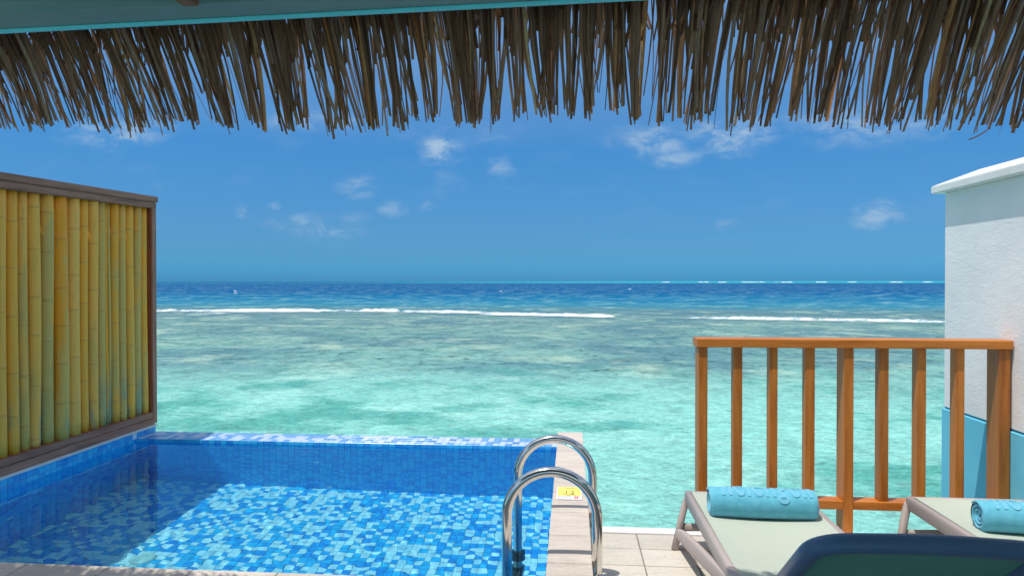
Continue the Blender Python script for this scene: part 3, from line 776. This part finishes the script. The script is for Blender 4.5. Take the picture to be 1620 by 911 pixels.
def cane(y0, y1, seed):
    rr = random.Random(seed)
    r0 = (y1 - y0) / 2; yc = (y0 + y1) / 2; n = 14
    z0 = zb1 + 0.001; z1 = ztop(yc) - 0.056
    nodes = []; z = z0 + rr.uniform(0.05, 0.30)
    while z < z1 - 0.03: nodes.append(z); z += rr.uniform(0.27, 0.40)
    zs = sorted(set([z0, z1] + [z0 + (z1 - z0) * k / 14 for k in range(1, 14)] + [nz + d for nz in nodes for d in (-0.016, -0.006, -0.001, 0.004, 0.012)]))
    zs = [z for z in zs if z0 <= z <= z1]
    V = []; F = []; A = []
    ph = rr.uniform(0, 6)
    split = rr.random() < 0.15
    for z in zs:
        nd = min([abs(z - q) for q in nodes] + [9]); k_ = 1.0
        sgn = 0
        for q in nodes:
            if abs(z - q) < 0.017:
                dd = z - q
                if abs(dd + 0.006) < 1e-5: k_ = 1.06
                elif abs(dd + 0.001) < 1e-5: k_ = 0.965; sgn = 1
                elif abs(dd - 0.004) < 1e-5: k_ = 1.045; sgn = 0.5
        bx = 0.004 * math.sin(z * 2.3 + ph); by = 0.0022 * math.sin(z * 3.1 + ph * 2)
        tp = 1 + 0.05 * math.sin(z * 1.3 + ph)
        r_ = r0 * 0.945 * k_ * min(tp, 1.0)
        for i in range(n):
            a_ = 2 * math.pi * i / n
            V.append((XS - 0.055 + bx - max(0, r0 - 0.045) * 0.0 + r_ * 0.78 * math.cos(a_), yc + by + r_ * math.sin(a_), z)); A.append(sgn)
    m_ = len(zs)
    for j in range(m_ - 1):
        for i in range(n): F.append((j * n + i, j * n + (i + 1) % n, (j + 1) * n + (i + 1) % n, (j + 1) * n + i))
    F.append(tuple(range(n))[::-1]); F.append(tuple(range((m_ - 1) * n, m_ * n)))
    me = mesh_np('bamboo_cane', V, F)
    at = me.attributes.new('node', 'FLOAT', 'POINT'); at.data.foreach_set('value', A)
    return link('bamboo_cane', me, M['bamboo'], scr, smooth=True)
for k, (a_, b_) in enumerate(canes): cane(a_, b_, 100 + k)

# ------------------------------------------------------------------ VILLA WALL
XW = 2.39
wall = empty('villa_wall', (XW + 0.15, 2.5, SEA - 0.5), 'white stucco side wall with a sloped cap and blue painted base on the right of the deck', 'wall')
YE = 4.62
bm = bmesh.new(); add_box(bm, (XW, -3.2, 0.595), (XW + 0.30, YE, 1.962), 0.004, 2)
link('wall_body', bm_mesh('wall_body', bm), M['stucco'], wall)
bm = bmesh.new(); add_box(bm, (XW - 0.010, -3.2, SEA - 0.4), (XW + 0.31, YE + 0.010, 0.583), 0.005, 2)
link('painted_base', bm_mesh('painted_base', bm), M['band'], wall)
box('base_groove', (XW + 0.004, -3.19, 0.5835), (XW + 0.296, YE - 0.004, 0.5945), M['groove'], wall, 0)
bm = bmesh.new()
ra_ = [(XW - 0.061, 1.963), (XW + 0.361, 1.963), (XW + 0.361, 2.009), (XW + 0.15, 2.096), (XW - 0.061, 2.009)]
A = [bm.verts.new((x, -3.2, z)) for x, z in ra_]; B = [bm.verts.new((x, YE + 0.055, z)) for x, z in ra_]
B[3].co.y -= 0.16
n = 5; bm.faces.new(A); bm.faces.new(B[::-1][0:2] + [B[2]] if False else [B[4], B[2], B[1], B[0]]); bm.faces.new([B[4], B[3], B[2]])
for i in range(n): bm.faces.new((A[i], B[i], B[(i + 1) % n], A[(i + 1) % n]))
bmesh.ops.bevel(bm, geom=bm.edges[:], offset=0.004, segments=2, affect='EDGES')
link('wall_cap', bm_mesh('wall_cap', bm), M['cap'], wall)

# ------------------------------------------------------------------ RAILING
YR = 3.93
kx = YR / 3.88
def kz(z): return CAMZ - (CAMZ - z) * kx
rl = empty('deck_railing', (1.54, YR + 0.05, 0.0), 'orange brown varnished wooden railing with upright balusters at the sea edge of the deck', 'railing')
box('top_rail', (0.697 * kx, YR - 0.014, kz(1.034)), (2.352 * kx, YR + 0.125, kz(1.082)), M['teak_h'], rl, 0.005)
zr = kz(1.034) - 0.0005
post_x = [(0.708, 0.757), (1.488, 1.538), (2.287, 2.345)]
for a_, b_ in post_x: box('post', (a_ * kx, YR, -0.30), (b_ * kx, YR + 0.112, zr), M['teak_v'], rl, 0.003)
bal = [(0.9, 0.949), (1.095, 1.139), (1.288, 1.338), (1.679, 1.727), (1.874, 1.922), (2.074, 2.12)]
for a_, b_ in bal: box('baluster', (a_ * kx, YR + 0.014, kz(0.1975)), (b_ * kx, YR + 0.074, zr), M['teak_v'], rl, 0.003)
for a_, b_ in ((0.7575, 1.4875), (1.5385, 2.2865)): box('bottom_rail', (a_ * kx, YR + 0.001, kz(0.150)), (b_ * kx, YR + 0.092, kz(0.197)), M['teak_h'], rl, 0.004)

# ------------------------------------------------------------------ LOUNGERS
def make_lounger(x0, label):
    """x0: outer left side; foot end at y 3.70"""
    L_ = empty('sun_lounger', (x0 + 0.31, 2.8, 0), label, 'sun lounger', 'sun loungers side by side on the deck')
    W_ = 0.605; zt_ = 0.292; yf = 3.695; yh = 2.28
    for s in (0, 1):
        xr = x0 + 0.017 if s == 0 else x0 + W_ - 0.017
        ox = -1 if s == 0 else 1
        foot = (xr + ox * (0.078 if s == 0 else 0.055), 3.632, 0.0)
        path = round_path([(xr, 1.80, zt_ - 0.028), (xr, 2.6, zt_ - 0.028), (xr, yf - 0.012, zt_ - 0.034)], 0.05)
        sweep('side_rail', path, 0.019, 0.036, M['taupe'], L_, n=16, power=3.4)
        pl = round_path([(xr, yf - 0.16, zt_ - 0.03), (xr, yf - 0.005, zt_ - 0.026), (xr + ox * 0.022, yf - 0.012, zt_ - 0.09), foot], 0.06, 8)
        pl = [p for p in pl]
        sweep('leg', pl[6:], 0.017, 0.020, M['taupe'], L_, n=16, up=(0, 1, 0), power=3.0)
        pb = smooth_path([(foot[0] - ox * 0.022, 3.648, 0.075), (foot[0] - ox * 0.026, 3.52, 0.105), (foot[0] - ox * 0.038, 3.30, 0.140), (xr + ox * 0.018, 2.95, 0.190), (xr + ox * 0.004, 2.62, 0.250)], 6)
        nn_ = len(pb)
        sweep('side_brace', pb, 0.016, [0.024 + 0.014 * math.sin(math.pi * i / (nn_ - 1)) for i in range(nn_)], M['taupe'], L_, n=14, power=3.2)
        ph_ = round_path([(xr, 2.05, zt_ - 0.035), (xr + ox * 0.03, 2.0, 0.15), (xr + ox * 0.07, 1.95, 0.0)], 0.06, 6)
        sweep('leg', ph_, 0.017, 0.020, M['taupe'], L_, n=14, up=(0, 1, 0), power=3.0)
    sweep('cross_bar', [(x0 - 0.022, 3.665, 0.105), (x0 + W_ / 2, 3.672, 0.112), (x0 + W_ + 0.022, 3.665, 0.105)], 0.012, 0.020, M['taupe'], L_, n=12, power=3)
    sweep('foot_rail', round_path([(x0 + 0.012, yf - 0.012, zt_ - 0.024), (x0 + W_ - 0.012, yf - 0.012, zt_ - 0.024)], 0.02), 0.016, 0.022, M['taupe'], L_, n=12, power=3)
    # sling: wraps over the foot rail, sags a little
    nu, nv = 14, 30; V = []; F = []
    for j in range(nv + 1):
        y = yf + 0.006 - (yf + 0.006 - yh) * j / nv
        for i in range(nu + 1):
            f = i / nu; x = x0 + 0.030 + (W_ - 0.060) * f
            sag = 0.012 * math.sin(math.pi * f) * min(1, j / 5) * min(1, (nv - j) / 4 + 0.3)
            z = zt_ + 0.003 - sag
            if j == 0: z -= 0.02
            V.append((x, y, z))
    b0 = len(V)
    V += [(x, y, z - 0.004) for x, y, z in V]
    for j in range(nv):
        for i in range(nu):
            a_ = j * (nu + 1) + i; q = (a_, a_ + 1, a_ + nu + 2, a_ + nu + 1)
            F.append(q); F.append(tuple(b0 + k for k in q[::-1]))
    link('seat_sling', mesh_np('seat_sling', V, F), M['sling'], L_, smooth=True)
    # raised backrest
    xa, xb = x0 - 0.022 + 0.0, x0 + 0.565
    top = Vector((0, 1.755, 0.742)); bot = Vector((0, 2.29, 0.295)); d_ = (bot - top)
    def bp(x, s_, off=0): p = top + d_ * s_; nrm = Vector((0, d_.z, -d_.y)).normalized(); p = p + nrm * off; return (x, p.y, p.z)
    arc = 0.05
    pth = [bp(xa + 0.022 - 0.01, 1.0), bp(xa + 0.022 - 0.01, 0.5), bp(xa + 0.022, 0.0), bp(xa + 0.12, -0.045), bp((xa + xb) / 2, -0.05), bp(xb - 0.12, -0.03), bp(xb - 0.022, 0.03), bp(xb - 0.015, 0.5), bp(xb - 0.015, 1.0)]
    pth = [Vector(p) for p in pth]
    corner = round_path([pth[0], bp(xa + 0.022, 0.0 - 0.035), bp((xa + xb) / 2, -0.055), bp(xb - 0.022, -0.01), pth[-1]], 0.085, 8)
    sweep('backrest_frame', corner, 0.0235, 0.0235, M['taupe_shaded'], L_, n=16, up=tuple(Vector((0, d_.z, -d_.y)).normalized()), power=2.6)
    V = []; F = []; nu, nv = 12, 14
    for j in range(nv + 1):
        s_ = 0.0 + 1.0 * j / nv
        ins = 0.055 * max(0, 1 - s_ / 0.14) ** 2
        for i in range(nu + 1):
            f = i / nu; x = xa + 0.036 + ins + (xb - xa - 0.072 - 2 * ins) * f
            V.append(bp(x, s_, 0.012 * math.sin(math.pi * f) * math.sin(math.pi * s_)))
    b0 = len(V)
    nr = Vector((0, d_.z, -d_.y)).normalized() * 0.004
    V = [Vector(v_) for v_ in V]; V += [v_ + nr for v_ in V]
    for j in range(nv):
        for i in range(nu):
            a_ = j * (nu + 1) + i; q = (a_, a_ + 1, a_ + nu + 2, a_ + nu + 1)
            F.append(q); F.append(tuple(b0 + k for k in q[::-1]))
    link('backrest_sling', mesh_np('backrest_sling', V, F), M['sling_shaded'], L_, smooth=True)
    return L_
l1 = make_lounger(0.602, 'taupe sun lounger with sage seat and shade-darkened raised backrest, nearer the pool ladder')
l2 = make_lounger(1.722, 'taupe sun lounger beside the white and blue wall, right of the other lounger')

# ------------------------------------------------------------------ TOWELS
def make_towel(cx_, cy_, cz_, length, rad, rz, label, seed, text_shift):
    T_ = empty('rolled_towel', (cx_, cy_, cz_), label, 'towel', 'rolled turquoise towels on the loungers', rz=rz)
    rr = random.Random(seed)
    # outer roll: length along x, squashed circle, soft irregular surface with rounded rim at the ends
    nl, n = 40, 48; V = []; F = []
    def prof(a_, f):
        k = 1 + 0.034 * noise.noise(Vector((math.cos(a_) * 1.4 + seed, math.sin(a_) * 1.4, f * 3)))+ 0.014 * noise.noise(Vector((math.cos(a_) * 5 + seed, math.sin(a_) * 5, f * 16)))
        e = min(f, 1 - f) * length
        k *= 1 - 0.16 * max(0, 1 - e / 0.018) ** 2.2
        y = rad * 1.02 * k * math.cos(a_); z = rad * k * math.sin(a_)
        z = max(z, -rad * 0.93) + rad * 0.93
        return y, z
    for j in range(nl + 1):
        f = j / nl
        f = 0.5 - 0.5 * math.cos(f * math.pi) if True else f
        for i in range(n):
            a_ = 2 * math.pi * i / n; y, z = prof(a_, f)
            V.append((-length / 2 + length * f, y, z))
    for j in range(nl):
        for i in range(n): F.append((j * n + i, j * n + (i + 1) % n, (j + 1) * n + (i + 1) % n, (j + 1) * n + i))
    me = mesh_np('towel_roll', V, F)
    link('towel_roll', me, M['towel'], T_, smooth=True, world=False)
    # spiral folds showing at both ends
    for sx in (-1, 1):
        path = []; turns = 3.2; ns = 90
        for k in range(ns + 1):
            f = k / ns; a_ = f * turns * 2 * math.pi + 0.8; r_ = rad * (0.90 - 0.80 * f) * (1 + 0.06 * noise.noise(Vector((a_, seed, sx))))
            path.append((sx * (length / 2 - 0.012 - 0.012 * f + 0.004 * noise.noise(Vector((a_ * 1.4, seed, 3)))), r_ * math.cos(a_), max(r_ * math.sin(a_), -rad * 0.86) + rad * 0.93))
        wdt = rad * 0.8 / turns / 2 * 0.88
        sweep('folded_end', path, wdt, 0.016, M['towel'], T_, n=10, up=(1, 0, 0), power=2.4, world=False)
        bm = bmesh.new()
        bmesh.ops.create_cone(bm, cap_ends=True, segments=24, radius1=rad * 0.86, radius2=rad * 0.86, depth=0.02, matrix=Matrix.Translation((sx * (length / 2 - 0.035), 0, rad * 0.93)) @ Matrix.Rotation(math.pi / 2, 4, 'Y'))
        link('inner_roll', bm_mesh('inner_roll', bm), M['towel'], T_, world=False)
    # raised woven word running along the roll
    cu = bpy.data.curves.new('raised_word', 'FONT'); cu.body = 'helengeli'; cu.size = 0.118; cu.extrude = 0.0014; cu.bevel_depth = 0.0010; cu.bevel_resolution = 1; cu.resolution_u = 6; cu.space_character = 1.05
    to = bpy.data.objects.new('raised_word', cu); COL.objects.link(to)
    dg = bpy.context.evaluated_depsgraph_get(); me = bpy.data.meshes.new_from_object(to.evaluated_get(dg))
    bpy.data.objects.remove(to, do_unlink=True)
    bm = bmesh.new(); bm.from_mesh(me)
    bmesh.ops.triangulate(bm, faces=bm.faces[:])
    for _ in range(2):
        es = [e for e in bm.edges if e.calc_length() > 0.012]
        if es: bmesh.ops.subdivide_edges(bm, edges=es, cuts=1); bmesh.ops.triangulate(bm, faces=[f for f in bm.faces if len(f.verts) > 4])
    w_ = max(v_.co.x for v_ in bm.verts)
    for v_ in bm.verts:
        x = (v_.co.x - w_ / 2) * (length * 0.85 / w_) + 0.012
        # text bottom faces the camera (-y side), angle measured from the top of the roll
        s_ = v_.co.y * (2.3 if v_.co.y > 0 else 1.15) + text_shift
        a_ = math.pi / 2 - s_ / rad * 1.0   # larger s_ -> away from the viewer
        y, z = prof(a_, min(max(x / length + 0.5, 0.03), 0.97))
        nrm = Vector((0, math.cos(a_), math.sin(a_)))
        v_.co = Vector((x, y, z)) + nrm * (v_.co.z + 0.0015)
    bm.to_mesh(me); bm.free()
    me.materials.clear(); me.materials.append(M['towel_text'])
    link('raised_word', me, None, T_, smooth=False, world=False)
    return T_
make_towel(0.899, 3.325, 0.286, 0.485, 0.069, RAD(-1.5), 'rolled turquoise towel on the lounger nearer the pool ladder', 3, -0.055)
make_towel(2.058, 3.215, 0.286, 0.485, 0.069, RAD(-4), 'rolled turquoise towel on the lounger beside the wall', 9, -0.055)

# ------------------------------------------------------------------ ROOF
roof = empty('villa_roof', (0, 1.0, 2.2), 'thatched villa eave of dry palm leaves hanging behind a teal painted beam', 'roof')
def tipY(x): return 2.505 - 0.080 * (x + 2.5)
def beamY(x): return 2.010 - 0.0425 * (x - 0.26)
def skew_box(name, x0, x1, dy0, dy1, z0, z1, mat, bev=0.004):
    bm = bmesh.new(); add_box(bm, (x0, dy0, z0), (x1, dy1, z1), bev, 2)
    for v_ in bm.verts: v_.co.y += beamY(v_.co.x)
    return link(name, bm_mesh(name, bm), mat, roof)
skew_box('eave_beam', -4.6, 3.2, -0.11, 0.0, 2.222, 2.50, M['beam'])
skew_box('sunlit_beam_lip', -4.6, 3.2, -0.008, 0.012, 2.213, 2.2215, M['sunlit_lip'], 0.002)
bm = bmesh.new()
pts = [(-1.245, 0), (-1.175, 0), (-1.178, -0.022), (-1.225, -0.024)]
box('rafter', (-1.112, 1.80, 2.188), (-1.062, 1.895, 2.29), M['rafter'], roof, 0.008)
# roof slabs: packed thatch rising from the eave to a ridge behind the camera and down again
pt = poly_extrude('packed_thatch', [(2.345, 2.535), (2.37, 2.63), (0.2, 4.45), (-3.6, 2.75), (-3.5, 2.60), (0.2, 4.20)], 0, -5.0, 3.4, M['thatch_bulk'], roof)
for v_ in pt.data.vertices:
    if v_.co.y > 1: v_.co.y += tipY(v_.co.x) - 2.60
# leaves
rt_ = random.Random(21)
leaf_data = []   # (verts, faces, shade, score)
def leaf(x, lean, tipx, len_k, yoff, wid, shade, ztip):
    """folded strip from the root to the tip"""
    ns = 5; V = []; F = []
    ty = tipY(tipx)
    root = Vector((x, ty - 0.27 + yoff, ztip + 0.50))
    tip = Vector((tipx, ty + yoff, ztip))
    tip = root + (tip - root) * len_k
    bow = rt_.uniform(0.0, 0.05); sb = rt_.gauss(0, 0.016)
    ang = rt_.uniform(-0.9, 0.9)
    for i in range(ns + 1):
        f = i / ns
        p = root.lerp(tip, f) + Vector((sb * math.sin(math.pi * f), bow * math.sin(math.pi * f), bow * 0.4 * math.sin(math.pi * f)))
        wv_ = wid * (1.0 - 0.42 * f) * (0.75 + 0.25 * min(1, f * 5)) * 0.5
        a_ = ang + f * sb * 20
        sd_ = Vector((math.cos(a_), math.sin(a_), 0)); nn = Vector((-math.sin(a_), math.cos(a_), 0.3))
        V += [p - sd_ * wv_ , p + nn * wv_ * 0.45, p + sd_ * wv_]
    for i in range(ns):
        b = i * 3
        F += [(b, b + 1, b + 4, b + 3), (b + 1, b + 2, b + 5, b + 4)]
    return V, F
def eave_z(x): return CAMZ + tipY(x) * (float(np.interp(x, [-2.4, -1.25, -0.85, 0.0, 0.7, 1.55], [0.233, 0.236, 0.221, 0.236, 0.217, 0.212])) + 0.003 * math.sin(x * 8.7 + 1))
leaves = []
x = -3.3
while x < 2.6:
    sp = rt_.uniform(0.040, 0.075)
    cx_ = x + sp / 2
    lean = rt_.gauss(-0.034 * cx_, 0.018)
    conv = rt_.uniform(0.30, 0.78) if cx_ < 0.9 else rt_.uniform(0.55, 0.95)
    zc_ = eave_z(cx_) + rt_.gauss(0, 0.010)
    nleaf = int(sp * rt_.uniform(200, 285))
    for k in range(nleaf):
        f = rt_.random() - 0.5
        x0_ = cx_ + f * sp * 1.12
        stray = rt_.random() < 0.16
        x1_ = cx_ + lean + f * sp * conv * 1.1 + (rt_.gauss(0, 0.035) if stray else rt_.gauss(0, 0.006))
        shade = min(0.999, max(0, rt_.gauss(0.42, 0.22)))
        if rt_.random() < 0.06: shade = rt_.uniform(0.86, 0.98)
        lk = rt_.gauss(0.975, 0.022) if not stray else rt_.uniform(0.8, 1.05)
        if rt_.random() < 0.2: lk *= rt_.uniform(0.72, 0.95)
        wd = rt_.triangular(0.006, 0.022, 0.012) if not stray else rt_.uniform(0.004, 0.011)
        yo = rt_.uniform(-0.02, 0.07)
        leaves.append((*leaf(x0_, lean, x1_, lk, yo, wd, shade, zc_ + yo * 0.25 + rt_.gauss(0, 0.006)), shade, wd * lk * (1.0 if (-2.25 < x1_ < 1.55) else 0.0) - yo * 0.05))
    x += sp
# short packed upper layer right under the beam line
x = -3.3
while x < 2.6:
    shade = min(0.9, max(0, rt_.gauss(0.35, 0.2)))
    yo = rt_.uniform(0.03, 0.09)
    leaves.append((*leaf(x, 0, x + rt_.gauss(0, 0.03), rt_.uniform(0.34, 0.60), yo, rt_.uniform(0.014, 0.026), shade, eave_z(x)), shade, 0.0))
    x += rt_.uniform(0.004, 0.010)
order = sorted(range(len(leaves)), key=lambda i: -leaves[i][3])
single = set(order[:295])
def leaf_mesh(name, V, F, S):
    me = mesh_np(name, V, F)
    at = me.attributes.new('shade', 'FLOAT', 'FACE'); at.data.foreach_set('value', S)
    return me
V = []; F = []; S = []
for i, (v_, f_, s_, _) in enumerate(leaves):
    if i in single:
        link('thatch_leaf', leaf_mesh('thatch_leaf', v_, f_, [s_] * len(f_)), M['thatch'], roof)
    else:
        b = len(V); V += v_; F += [tuple(b + k for k in q) for q in f_]; S += [s_] * len(f_)
o = link('thatch_fringe', leaf_mesh('thatch_fringe', V, F, S), M['thatch'], roof); o['kind'] = 'stuff'
# one broken leaf tip dangling on a thread below the right of the eave
v_, f_ = [], []
p0, p1 = Vector((1.25, 2.28, 1.845)), Vector((1.312, 2.29, 1.878))
for k in range(4):
    p = p0.lerp(p1, k / 3) + Vector((0, 0, -0.004 * math.sin(k)))
    v_ += [p + Vector((0, 0, 0.0022)), p + Vector((0, 0.003, 0)), p - Vector((0, 0, 0.0022))]
for k in range(3): f_ += [(k * 3, k * 3 + 1, k * 3 + 4, k * 3 + 3), (k * 3 + 1, k * 3 + 2, k * 3 + 5, k * 3 + 4)]
link('loose_leaf_tip', leaf_mesh('loose_leaf_tip', v_, f_, [0.2] * len(f_)), M['thatch'], roof)
